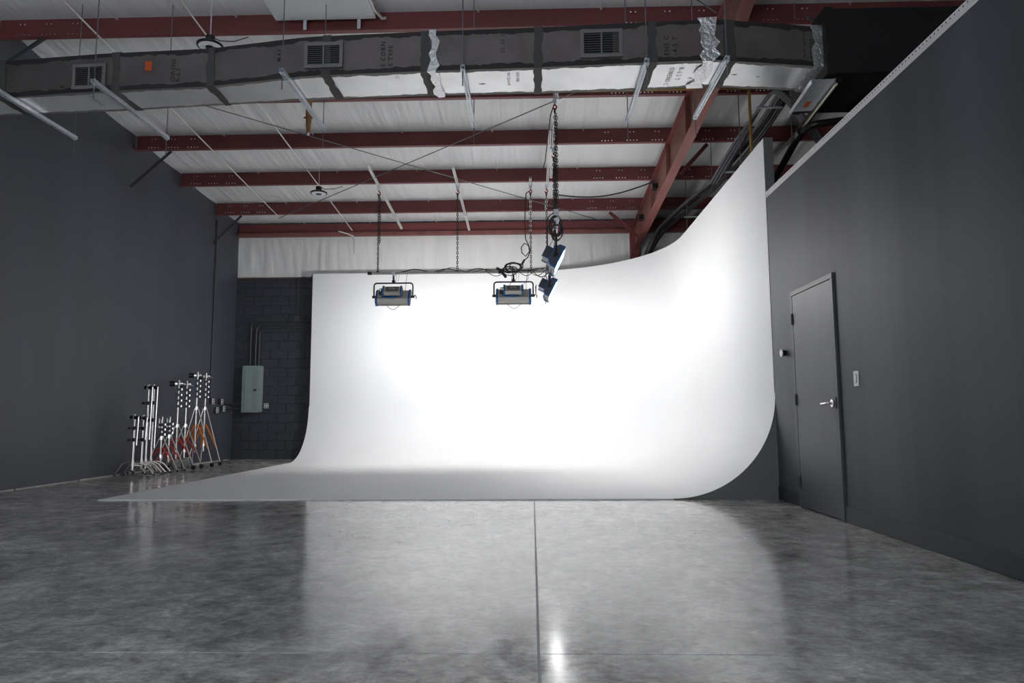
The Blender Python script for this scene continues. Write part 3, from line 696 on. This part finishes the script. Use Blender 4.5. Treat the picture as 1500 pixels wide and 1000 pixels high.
# ------------------------------------------------------------------ studio lamps.  local: lens faces +Y, width along X
def lamp(x, y, zp, rz, tilt, label, drop=.45, housing='lampgrey'):
    t = thing('studio_lamp', label, 'lamp', (x, y, zp), rz, group='blue capped studio panel lamps')
    # pipe clamp and spigot
    MB().box(-.03, .03, -.035, .035, -.05, .035).box(-.045, .045, -.012, .012, .035, .045).build('hook_clamp', 'galv', t, bevel=.003)
    MB().tube([(0, 0, -.05), (0, 0, -.17)], [.016, .020], 10).tube([(0, 0, -.14), (0, 0, -.19)], .032, 10).build('spigot', 'blackm', t, smooth=True)
    hw = .365; yt = -.19; c = -drop
    MB().tube(rounded([(-hw, 0, c), (-hw, 0, yt), (hw, 0, yt), (hw, 0, c)], .06, 6), .014, 8).build('yoke', 'blackm', t, smooth=True)
    for s_ in (-1, 1):
        MB().cyl((s_*(hw-.06), 0, c), (s_*(hw+.03), 0, c), .026, 14).build('tilt_knob', 'blackm', t, smooth=True)
    MB().tube([(hw+.03, 0, c), (hw+.045, -.01, c+.03), (hw+.07, -.03, c-.01), (hw+.065, -.03, c-.05)], .008, 6).build('tilt_lever', 'blackm', t)
    R = Matrix.Translation((0, 0, c)) @ Matrix.Rotation(tilt, 4, 'X')
    def P(mb, name, m, par=t, **k):
        o = mb.build(name, m, par, **k)
        if par is t: o.matrix_local = R
        return o
    b = MB()
    # body: flared back shell (wider lens side, narrower back)
    xs0, xs1 = -.285, .285
    b.prism([(.055, -.155), (.055, .155), (-.015, .150), (-.060, .095), (-.060, -.095), (-.015, -.150)], 'x', xs0, xs1)
    body = P(b, 'housing', housing)
    for s_ in (-1, 1):
        e_ = MB(); a0, a1 = (s_*.285, s_*.325); lo, hi = min(a0, a1), max(a0, a1)
        e_.prism([(.070, -.172), (.070, .172), (-.02, .168), (-.072, .108), (-.072, -.108), (-.02, -.168)], 'x', lo, hi)
        ec = P(e_, 'end_cap', 'blue', bevel=.008)
        xo = (hi, hi+.004) if s_ > 0 else (lo-.004, lo)
        MB().prism([(.040, -.150), (.040, .150), (-.018, .146), (-.058, .092), (-.058, -.092), (-.018, -.146)], 'x', *xo).build('side_cover', 'lampdark', ec)
    P(MB().box(-.285, .285, .045, .066, -.168, -.150).box(-.285, .285, .045, .066, .150, .168), 'lens_frame', 'lampdark' if housing != 'lampgrey' else 'lampgrey')
    P(MB().box(-.28, .28, .056, .060, -.149, .149), 'diffuser', 'lampon' if housing == 'lampgrey' else 'lampside')
    # ballast box riding on the back
    P(MB().box(-.15, .15, -.185, -.085, -.055, .095), 'control_box', housing, bevel=.006)
    for s_ in (-1, 1):
        lo, hi = min(s_*.15, s_*.182), max(s_*.15, s_*.182)
        bc = P(MB().box(lo, hi, -.195, -.075, -.065, .108), 'box_cap', 'blue', bevel=.006)
        xo = (hi, hi+.004) if s_ > 0 else (lo-.004, lo)
        MB().box(*xo, -.185, -.085, -.052, .095).build('side_cover', 'lampdark', bc)
    v_ = MB().box(-.12, .12, -.1875, -.1845, -.03, .085)
    vv = P(v_, 'vent_panel', 'vent')
    MB().box(-.045, -.035, -.19, -.187, .025, .045).box(.035, .045, -.19, -.187, .025, .045).box(-.03, .03, -.19, -.187, .043, .047).build('marking', 'white', vv)
    P(MB().box(-.12, .12, -.085, -.06, -.04, .06), 'bracket', 'blackm')
    P(MB().box(-.20, .10, -.075, -.060, -.075, -.035).box(-.09, .04, -.085, -.06, -.085, -.06), 'control_strip', 'blue', bevel=.003)
    P(MB().box(-.26, -.17, -.085, -.05, -.01, .06).tube([(-.23, -.08, .03), (-.21, -.14, .06), (-.16, -.15, .08)], .010, 6), 'connector', 'vent')
    # power and safety cables
    P(MB().tube(rounded([(-.15, -.15, .05), (-.24, -.16, .07), (-.25, -.10, -.01), (-.18, -.08, -.02)], .03), .007, 6), 'cable', 'rubber', smooth=True)
    MB().tube([(-.12+.26*k/10, -.07, -.16-.09*math.sin(PI*k/10)-drop) for k in range(11)], .005, 6).build('cable', 'rubber', t, smooth=True)
    MB().tube([(.05, 0, -.0), (.055, -.02, -.09), (.045, -.03, -.18), (.085, -.02, -.19), (.10, -.02, -.10), (.10, 0, .0)], .0035, 5).build('safety_wire', 'galvrod', t, smooth=True)
    MB().tube([(.26, 0, .0), (.245, -.02, -.12), (.235, -.05, -.28), (.235, -.1, -.36)], .004, 5).build('power_lead', 'rubber', t, smooth=True)
    return t
lamp(-2.57, 12.9, PZ, 0, math.radians(-33), 'grey studio lamp with blue caps at the left of the pipe, seen from behind')
lamp(-.32, 12.9, PZ, 0, math.radians(-33), 'grey studio lamp with blue caps under the cable tangle, seen from behind')
lamp(.36, 9.95, PZ+.05, -PI/2, math.radians(-27), 'lit studio lamp aimed right, nearer and higher of the two side lamps', .50, 'lampdark')
lamp(.33, 12.2, PZ+.05, -PI/2, math.radians(-27), 'lit studio lamp aimed right, farther and lower of the two side lamps', .52, 'lampdark')

# cables on the pipes
def loop(c, r, n_, m, label, plane='xz', wire=.009, turns=2, name='cable_coil', par=None):
    rng = random.Random(n_); pts = []
    for k in range(turns*14+1):
        a = 2*PI*k/14; rr = r*(1+.12*math.sin(a*1.3+n_))
        dx, dz = rr*math.cos(a), rr*1.1*math.sin(a)
        pts.append((dx, .015*math.sin(a*.5+n_)+.01*k/14, dz) if plane == 'xz' else (.02*math.sin(a*.5), dx, dz))
    o = MB().tube(pts, wire, 6).build(name, m, smooth=True, loc=c); return tag(o, label, 'cable')
pts = []
for k in range(90):
    x = -2.45+2.7*k/89
    pts.append((x, 12.9+.03*math.sin(x*9), PZ+.034+.018*math.sin(x*11)+.014*abs(math.sin(x*5.1))))
tag(MB().tube(pts, .009, 6).build('power_cable', 'rubber', smooth=True), 'black cable wrapped along the top of the long lamp pipe', 'cable')
tag(MB().tube([(p[0]+.1, p[1]-.045, p[2]-.012+.022*math.sin(p[0]*7)) for p in pts[20:]], .007, 6).build('power_cable', 'greycable', smooth=True), 'second thinner cable winding along the front of the lamp pipe', 'cable')
t = thing('cable_tangle', 'bundle of black cables and plugs tied above the right back facing lamp', 'cable', (-.34, 12.85, PZ+.05))
for k in range(7):
    rng = random.Random(k+30); r_ = rng.uniform(.07, .15); ox, oz = rng.uniform(-.10, .08), rng.uniform(-.05, .03); ph = rng.uniform(0, 6)
    MB().tube([(ox+r_*1.3*math.cos(2*PI*j/18), -.05+.04*math.sin(2*PI*j/18*2+ph), oz+r_*.75*math.sin(2*PI*j/18)) for j in range(18)], .009, 6, closed=True).build('loop', 'rubber', t, smooth=True)
for (x, z, a) in ((-.24, -.03, .5), (-.15, -.13, .9), (-.20, -.07, -.3)):
    T = Matrix.Translation((x, -.07, z)) @ Matrix.Rotation(a, 4, 'Y'); MB().box(-.06, .06, -.03, .03, -.025, .025, T).build('plug', 'blackm', t, bevel=.006)
for (x0, x1) in ((-.5, -.1), (.1, .42), (.3, .62)):
    MB().tube([(x0+(x1-x0)*j/10, -.03, -.03-.11*math.sin(PI*j/10)) for j in range(11)], .007, 6).build('swag', 'rubber', t, smooth=True)
for (a, b) in (((.22, -.3), (.3, -.1)), ((-.1, -.38), (.0, -.18))):
    MB().tube([(b[0], -.03, b[1]+.1), ((a[0]+b[0])/2+.03, -.05, (a[1]+b[1])/2), (a[0], -.08, a[1])], .005, 5).build('lead', 'rubber', t, smooth=True)
t = thing('drop_cable', 'black cable hanging from the roof, coiled above a plug left of the chain bundle', 'cable', (-.09, 12.8, 3.7))
MB().tube([(.10, .1, 1.46), (.02, 0, 1.38), (0, 0, 1.2), (-.01, 0, .8), (0, 0, .5), (.06, 0, .38), (.07, 0, .26), (.0, 0, .17), (-.07, 0, .24), (-.08, 0, .34), (-.02, 0, .42), (.05, .01, .38), (.09, .01, .28), (.04, 0, .15), (-.03, 0, .09)], .010, 8).build('cable', 'rubber', t, smooth=True)
MB().tube([(-.02, 0, .11), (-.07, 0, .02)], [.018, .022], 8).build('plug', 'blackm', t)
t = thing('cable_cluster', 'coiled black cables wrapped around the near end of the side pipe', 'cable', (.37, 9.75, PZ-.0))
for k in range(6):
    rng = random.Random(k+60); r_ = rng.uniform(.06, .11)
    ox, oz = rng.uniform(-.04, .04), rng.uniform(-.14, .02); ph = rng.uniform(0, 6)
    MB().tube([(ox+r_*math.cos(2*PI*j/18), .05*math.sin(2*PI*j/18+ph), oz+r_*1.6*math.sin(2*PI*j/18)) for j in range(18)], .0075, 6, closed=True).build('loop', 'rubber', t, smooth=True)
MB().tube([(-.02, 0, .1), (-.13, 0, -.02), (-.12, .3, -.4), (-.14, .8, -.55), (-.1, 1.4, -.5)], .009, 6).build('lead', 'rubber', t, smooth=True)
MB().box(-.035, .035, -.03, .03, .08, .24).build('bracket', 'galv', t, bevel=.004)
tag(MB().tube([(.05+.3*k/12, 12.8, PZ-.02-.10*math.sin(PI*k/12)) for k in range(13)], .009, 6).build('power_cable', 'rubber', smooth=True), 'black cable sagging between the lamp pipe and the side lamps', 'cable')
tag(MB().tube([(.1-.02*k/10, 12.6-.1*k, PZ-.3-.28*math.sin(PI*k/14)) for k in range(11)], .007, 6).build('power_cable', 'rubber', smooth=True), 'black lead dropping beside the farther side lamp', 'cable')
tag(MB().tube([(.42+1.86*k/12, 12.7-.25*k/12, 5.02-.16*math.sin(PI*k/12)+.14*k/12) for k in range(13)], .012, 6).build('power_cable', 'rubber', smooth=True), 'black cable swagged from the chain bundle to the rafter', 'cable')
tag(MB().tube([(.36, 9.85, 5.44), (.31, 9.9, 5.3), (.26, 11.3, 5.15), (.22, 11.5, 5.05), (.25, 11.5, 5.02)], .009, 6).build('power_cable', 'rubber', smooth=True), 'black cable looping between the two upper red hooks', 'cable')
for (y, z, lb) in ((12.6, 5.1, 'small black junction box high on the left face of the rafter'), (14.2, 4.98, 'small black junction box low on the left face of the rafter')):
    o = MB().box(-.07, .032, -.08, .08, -.05, .05).build('junction_box', 'blackm', bevel=.008, loc=(2.307, y, z)); tag(o, lb, 'box')

# sprinkler drop
t = thing('sprinkler_drop', 'short brass coloured pipe with a crossbar hanging below the left of the duct', 'pipe', (-2.97, 9.0, 4.72))
MB().tube([(0, 0, .0), (0, 0, .06), (0, 0, .22), (0, 0, 1.16)], [.026, .030, .042, .032], 12).build('pipe', 'brass', t, smooth=True)
MB().tube([(-.065, 0, .21), (.065, 0, .21)], .013, 8).build('crossbar', 'hookred', t)
MB().tube([(0, 0, -.03), (0, 0, .0)], [.020, .016], 10).build('nozzle', 'zinc', t)
t = thing('gas_pipe', 'yellow gas pipe running under the purlin behind the duct', 'pipe', (2, 9.6, 5.53))
MB().tube([(-2.4, 0, 0), (2.2, 0, 0)], .022, 10).build('pipe', 'gas', t, smooth=True)
run('gas_riser', [(3.12, 9.62, 5.50), (3.12, 9.62, 2.5)], .022, 'gas', 'yellow vertical pipe behind the right side of the cyclorama', 'pipe')
# hanging rods and cable bundles behind the cyclorama
for (x, y, z, lb) in ((3.05, 11.5, 4.3, 'thin steel rod hanging behind the middle of the curved right wall'), (3.0, 13.2, 4.1, 'thin steel rod hanging behind the curve near the rafter foot'),
                      (3.05, 9.9, 4.3, 'thin steel rod beside the yellow vertical pipe'), (3.30, 8.6, 4.4, 'thin steel rod hanging left of the strip light'), (3.25, 8.2, 4.5, 'thin steel rod hanging nearest to the strip light')):
    run('hanger_rod', [(x, y, z-.2), (x, y, roof(y)-.02)], .007, 'galvrod', lb, 'rod', 6)
t = thing('cable_bundle', 'thick bundle of black cables sweeping down behind the curved right wall', 'cable', (3.2, 11, 4.9))
rng = random.Random(5)
for k in range(5):
    ox, oz = rng.uniform(-.12, .14), rng.uniform(-.10, .12)
    base = [(-.75, 4.35, -1.0), (-.72, 4.2, -.45), (-.55, 3.6, -.12), (-.3, 2.5, .02), (-.05, 1.2, .05), (.0, -.2, .05), (.05, -1.3, .10), (.10, -2.1, .25)]
    P_ = [Vector((a+ox*(1 if i else .4), b+rng.uniform(-.03, .03), c+oz)) for i, (a, b, c) in enumerate(base)]
    MB().tube(rounded(P_, .3, 4), .019 if k % 3 else .028, 7).build('cable', 'rubber' if k % 4 else 'greycable', t, smooth=True)
for yy, zz in ((-1.9, .30), (.1, .12), (2.6, .1)):
    MB().box(-.16, .18, yy-.02, yy+.02, zz-.20, zz-.18).build('cable_support', 'galv', t)
t = thing('conduit_arch', 'grey flexible conduits arching over behind the right wall top', 'conduit', (3.2, 9.0, 5.0))
for k in range(3):
    o_ = .05*k
    MB().tube(rounded([(-.10-o_, 2.4, -.25), (-.04-o_, 1.2, -.02), (.0, .35-o_, .17-.2*o_), (.0, -.1-o_, .16-.2*o_), (.02, -.5-o_, -.18), (.08, -1.2-o_, -1.0)], .35, 6), .022, 8).build('conduit', 'greycable', t, smooth=True)
t = thing('black_pipe', 'thick black elbow pipe passing under the strip light', 'pipe', (3.1, 7.6, 4.02))
MB().tube(rounded([(-.02, 1.5, -.28), (-.10, .0, .0), (-.04, -.18, .03), (.7, -.24, .10), (1.6, -.24, .12)], .12, 6), .040, 12).build('pipe', 'blackm', t, smooth=True)
MB().tube([(-.09, .06, -.01), (-.10, -.06, .01)], .052, 12).build('coupling', 'blackm', t)
t = thing('conduit_rack', 'dark conduits crossing above the shaded duct at the top right', 'conduit', (3.4, 8.0, 5.35))
for k in range(4):
    MB().tube([(-.2+.12*k, -.3, .10), (.1+.14*k, .0, .2), (.9+.1*k, .2, .35-.03*k)], .018, 7).build('conduit', 'greycable', t, smooth=True)

# ------------------------------------------------------------------ electrical gear
run('wall_conduit', [(XL+.02, 14.50, 5.12), (XL+.02, 14.50, 1.32)], .016, 'blackp', 'black vertical conduit on the left wall above the outlet boxes', 'conduit')
def outlet_box(x, y, z, face, label, w=.11, h=.12, d=.06, plate='silverplate'):
    t = thing('outlet_box', label, 'outlet', (x, y, z), group='surface mounted outlet boxes')
    if face == 'x':
        MB().box(0, d, -w/2, w/2, -h/2, h/2).build('box', 'blackp', t, bevel=.004); pl_ = MB().box(d, d+.005, -w/2+.002, w/2-.002, -h/2+.002, h/2-.002).build('cover_plate', plate, t, bevel=.002)
        for s_ in (-1, 1):
            MB().box(d+.005, d+.007, -.018, .018, s_*.027-.015, s_*.027+.015).build('socket', 'dark' if plate != 'white' else 'blackp', pl_)
    else:
        MB().box(-w/2, w/2, -d, 0, -h/2, h/2).build('box', 'blackp', t, bevel=.004); pl_ = MB().box(-w/2+.002, w/2-.002, -d-.005, -d, -h/2+.002, h/2-.002).build('cover_plate', plate, t, bevel=.002)
        for sx in (-.025, .025):
            for s_ in (-1, 1): MB().box(sx-.015, sx+.015, -d-.007, -d-.005, s_*.027-.013, s_*.027+.013).build('socket', 'lampdark', pl_)
    return t
outlet_box(XL, 14.55, 1.26, 'x', 'upper left outlet box on the left wall under the vertical conduit')
outlet_box(XL, 14.93, 1.26, 'x', 'upper right outlet box on the left wall, next to the corner', d=.08)
outlet_box(XL, 14.76, 1.08, 'x', 'lower left outlet box on the left wall')
outlet_box(XL, 15.06, 1.11, 'x', 'lower right outlet box on the left wall, nearest the corner', d=.07)
outlet_box(-5.93, YB-.004, 1.18, 'y', 'outlet box on the block wall right of the electrical panel', w=.11, h=.11)
run('feed_conduit', rounded([(XL+.03, 14.98, 1.24), (XL+.03, 15.58, 1.215), (-6.45, 15.60, 1.215)], .08), .016, 'blackp', 'upper black conduit running from the wall outlets to the panel', 'conduit')
run('feed_conduit', rounded([(XL+.03, 15.08, 1.11), (XL+.03, 15.58, 1.12), (-6.45, 15.60, 1.12)], .08), .016, 'blackp', 'lower black conduit running from the wall outlets to the panel', 'conduit')
t = thing('electrical_panel', 'grey green electrical panel box on the black block wall', 'panel', (-6.25, YB-.004, 1.04))
MB().box(-.21, .21, -.13, 0, 0, 1.03).build('enclosure', 'panel', t, bevel=.004)
MB().box(-.215, .215, -.142, -.13, -.005, 1.035).build('cover', 'panel', t, bevel=.003)
dr = MB().box(-.165, .165, -.150, -.142, .04, .99).build('door', 'panel', t, bevel=.003)
for x in (.03, .06, .09, .12): MB().box(x, x+.010, -.1525, -.150, .06, .97).build('rib', 'paneld', dr)
MB().box(-.150, -.142, -.153, -.150, .05, .97).build('hinge_line', 'paneld', dr)
MB().box(.055, .115, -.158, -.150, .47, .51).build('latch', 'blackm', dr)
for x in (-.19, .19):
    for z in (.03, .51, 1.0): MB().cyl((x, -.147, z), (x, -.142, z), .008, 8).build('screw', 'blackm', t)
for (x, zt, lb) in ((-6.34, 3.09, 'outer left black conduit rising from the electrical panel and bending right'), (-6.22, 3.00, 'middle black conduit rising from the electrical panel and bending right'), (-6.14, 2.93, 'inner black conduit rising from the electrical panel and bending right')):
    run('panel_conduit', rounded([(x, YB-.045, 2.07), (x, YB-.045, zt), (-4.5, YB-.045, zt)], .16, 8), .018, 'blackp', lb, 'conduit', 10)
t = thing('junction_box', 'black junction box high on the block wall with a conduit from above', 'box', (-5.30, YB-.004, 3.14))
MB().box(-.065, .065, -.08, 0, -.06, .06).build('box', 'blackp', t, bevel=.006)
MB().tube(rounded([(.01, -.04, .06), (.01, -.04, .90), (.05, -.03, .95), (.16, -.03, .955)], .05), .014, 8).build('conduit', 'blackp', t, smooth=True)
MB().tube([(.065, -.04, .02), (.8, -.04, .02)], .010, 8).build('side_conduit', 'blackp', t)
# right wall devices
t = thing('light_switch', 'white rocker light switch on the black partition right of the door', 'switch', (XR, 5.905, 1.215))
MB().box(-.008, 0, -.040, .040, -.062, .062).build('plate', 'white', t, bevel=.002)
MB().box(-.0095, -.008, -.018, .018, -.036, .036).build('rocker_surround', 'vent', t)
MB().box(-.014, -.0095, -.013, .013, -.031, .031).build('rocker', 'white', t, bevel=.002)
MB().cyl((-.0095, 0, .048), (-.008, 0, .048), .003, 6).cyl((-.0095, 0, -.048), (-.008, 0, -.048), .003, 6).build('screw', 'blackm', t)
t = thing('round_button', 'small round white faced button on the partition left of the door', 'button', (XR, 7.49, 1.57))
MB().tube([(0, 0, 0), (-.045, 0, 0)], [.030, .036], 20).build('stem', 'blackm', t, smooth=True)
MB().tube([(-.045, 0, 0), (-.054, 0, 0)], .039, 24).build('cap', 'white', t, smooth=True)

# ------------------------------------------------------------------ grip stands along the left wall
def c_stand(x, y, H, label, head=True, arm=True, rz=0):
    t = thing('c_stand', label, 'stand', (x, y, 0), rz, group='grip stands leaning together by the left wall')
    MB().tube([(0, 0, .10), (0, 0, H*.62)], .0175, 10).build('mast', 'stand', t, smooth=True)
    MB().tube([(0, 0, H*.62), (0, 0, H*.82)], .0145, 10).build('riser', 'stand', t, smooth=True)
    MB().tube([(0, 0, H*.82), (0, 0, H)], .012, 10).build('riser', 'stand', t, smooth=True)
    for zc in (H*.62, H*.82):
        MB().tube([(0, 0, zc-.03), (0, 0, zc+.03)], .025, 10).tube([(0, 0, zc), (-.055, -.02, zc)], .010, 6).box(-.085, -.05, -.035, -.005, zc-.02, zc+.02).build('collar', 'blackm', t)
    for k, (dx, dy) in enumerate(((-.36, .13), (.24, .21), (.03, .35))):
        z0 = .235-.03*k
        mid = (dx*.55, dy*.55)
        MB().tube(rounded([(0, 0, z0), (mid[0], mid[1], z0-.01), (dx, dy, .015)], .09, 6), .0125, 8).tube([(0, 0, z0-.02), (0, 0, z0+.02)], .026, 10).build('leg', 'stand', t, smooth=True)
        MB().tube([(dx*.97, dy*.97, .03), (dx*1.01, dy*1.01, .0)], .017, 8).build('foot', 'blackm', t)
    MB().tube([(-.06, -.01, H), (.06, -.01, H)], .033, 14).build('grip_head', 'blackm', t)
    MB().tube([(.0, -.02, H-.05), (.0, -.02, H+.05)], .022, 10).tube([(0, -.03, H), (.02, -.10, H-.02)], .009, 6).tube([(-.1, -.01, H-.02), (-.06, -.01, H+.01)], .010, 6).build('head_clamp', 'chrome', t)
    if arm:
        MB().tube([(.07, -.01, H+.01), (.055, -.01, H-arm)], .008, 8).build('grip_arm', 'stand', t, smooth=True)
    return t
c_stand(-6.33, 11.09, .93, 'short chrome grip stand, nearest the camera, left of the stand row', arm=.44)
c_stand(-6.33, 11.34, .92, 'short chrome grip stand, second from the left of the row', arm=.35)
c_stand(-6.33, 11.46, 1.42, 'taller chrome grip stand third from the left, beside the two short ones', arm=.85)
c_stand(-6.33, 11.62, 1.43, 'taller chrome grip stand fourth from the left, a thin arm hanging right', arm=1.0)
def combo_stand(x, y, H, apex, fr, col, label, nk=3, wheels=False, heads=True, zlow=None, rz=.4):
    t = thing('combo_stand', label, 'stand', (x, y, 0), rz, group='roller tripod stands by the left wall')
    zl = zlow if zlow is not None else apex*.25
    MB().tube([(0, 0, zl), (0, 0, apex+.06)], .016, 10).build('mast', 'stand', t, smooth=True)
    zz = apex+.06; step = (H-zz)/ (nk+1)
    if H-apex > .6: zz0 = H-.42; MB().tube([(0, 0, zz), (0, 0, zz0)], .0175, 10).build('riser', 'stand', t, smooth=True); zz = zz0; step = .40/(nk+1)
    for k in range(nk+1):
        r_ = .0175-.0015*k
        MB().tube([(0, 0, zz), (0, 0, zz+step)], r_, 10).build('riser', 'stand', t, smooth=True)
        MB().tube([(0, 0, zz-.024), (0, 0, zz+.024)], .028, 12).build('collar', 'lampdark', t)
        MB().tube([(0, 0, zz), (.06, -.02, zz)], .008, 6).box(.052, .066, -.045, .005, zz-.016, zz+.016).build('knob', 'chrome', t)
        zz += step
    MB().tube([(0, 0, apex-.03), (0, 0, apex+.03)], .036, 12).build('spider', 'chrome', t)
    MB().tube([(0, 0, zl+.10), (0, 0, zl+.15)], .030, 12).build('lower_collar', 'chrome', t)
    for k in range(3):
        a = 2*PI*k/3+PI/2+.15; c_, s_ = math.cos(a), math.sin(a)
        top = (c_*.035, s_*.035, apex); bot = (c_*fr, s_*fr, .02 if not wheels else .05)
        MB().tube([top, bot], .0115, 8).build('leg', 'stand', t, smooth=True)
        zm = zl+.12; tt = .62
        m_ = Vector(top).lerp(Vector(bot), tt)
        p0 = Vector(top).lerp(Vector(bot), .30)
        # coloured flat brace
        A_ = Vector((c_*.028, s_*.028, zm)) ; side = Vector((-s_, c_, 0))*.026
        B_ = Vector(top).lerp(Vector(bot), .72)
        U_ = Vector((c_*.03, s_*.03, apex*.72))
        q = MB().quadmesh([U_-side, U_+side, B_+side, B_-side]+[v+Vector((c_, s_, 0))*.010 for v in (U_-side, U_+side, B_+side, B_-side)], [(0, 1, 2, 3), (4, 7, 6, 5), (0, 4, 5, 1), (1, 5, 6, 2), (2, 6, 7, 3), (3, 7, 4, 0)])
        q.build('brace', col, t)
        if wheels: MB().cyl((c_*fr-s_*.014, s_*fr+c_*.014, .04), (c_*fr+s_*.014, s_*fr-c_*.014, .04), .04, 14).build('wheel', 'blackm', t, smooth=True)
        else: MB().tube([(c_*fr*.99, s_*fr*.99, .035), (c_*fr*1.01, s_*fr*1.01, .0)], .016, 8).build('foot', 'blackm', t)
    MB().tube([(0, 0, H), (0, 0, H+.05)], .016, 10).build('receiver', 'chrome', t)
    if heads:
        MB().tube([(-.15, .0, H-.02), (-.06, 0, H-.02)], .050, 14).build('grip_head', 'blackm', t, smooth=True)
        MB().tube([(-.06, 0, H-.02), (.07, 0, H-.02)], .036, 12).tube([(0, -.03, H-.08), (0, -.03, H+.04)], .022, 8).tube([(.03, -.03, H-.02), (.12, -.06, H-.05)], .009, 6).build('head_clamp', 'chrome', t)
    else:
        MB().tube([(-.05, 0, H-.14), (-.05, 0, H+.02)], .020, 10).tube([(-.05, 0, H-.12), (0, 0, H-.12)], .012, 8).build('side_receiver', 'chrome', t)
    return t
combo_stand(-6.36, 11.98, .89, .58, .30, 'redp', 'short tripod stand with red braces, left of the low pair', 2, heads=False)
combo_stand(-6.36, 12.24, .89, .60, .30, 'redp', 'short tripod stand with red braces, right of the low pair', 2, heads=False)
combo_stand(-6.36, 12.50, 1.55, .78, .33, 'redp', 'tall tripod stand with red braces, left of the red tall pair', 3, wheels=True)
combo_stand(-6.36, 12.80, 1.55, .78, .33, 'redp', 'tall tripod stand with red braces, right of the red tall pair', 3, wheels=True)
combo_stand(-6.36, 13.20, 1.74, 1.10, .34, 'orange', 'tallest tripod stand with orange braces, left of the orange pair', 3, wheels=True)
combo_stand(-6.36, 13.55, 1.74, 1.10, .34, 'orange', 'tallest tripod stand with orange braces, right of the orange pair', 3, wheels=True)


M['bag'] = mat('grey green sandbag cloth', (.16, .18, .165), .6, var=.4, vscale=(14, 14, 14), bump=.8, bscale=14)
def sandbag(x, y, label, seed):
    mb = MB(); vs = []; n_, m_ = 14, 9
    for j in range(m_+1):
        v = j/m_; r_ = math.sin(PI*max(.04, min(.96, v)))**.55
        for i in range(n_):
            a = 2*PI*i/n_
            d = 1+.18*noise.noise(Vector((math.cos(a)*2+seed, math.sin(a)*2, v*4)))
            vs.append((.075*r_*math.cos(a)*d, .13*r_*math.sin(a)*d, .002+.19*v))
    fs = [(j*n_+i, j*n_+(i+1) % n_, (j+1)*n_+(i+1) % n_, (j+1)*n_+i) for j in range(m_) for i in range(n_)]
    mb.quadmesh(vs, fs+[tuple(range(n_))[::-1], tuple(m_*n_+i for i in range(n_))])
    o = mb.build('sandbag', 'bag', smooth=True, loc=(x, y, 0)); return tag(o, label, 'bag', 'sandbags at the tripod stands')
sandbag(-6.42, 12.62, 'grey crumpled sandbag on the floor under the left tall red braced stand', 1)
sandbag(-6.42, 12.98, 'grey crumpled sandbag on the floor under the right tall red braced stand', 5)
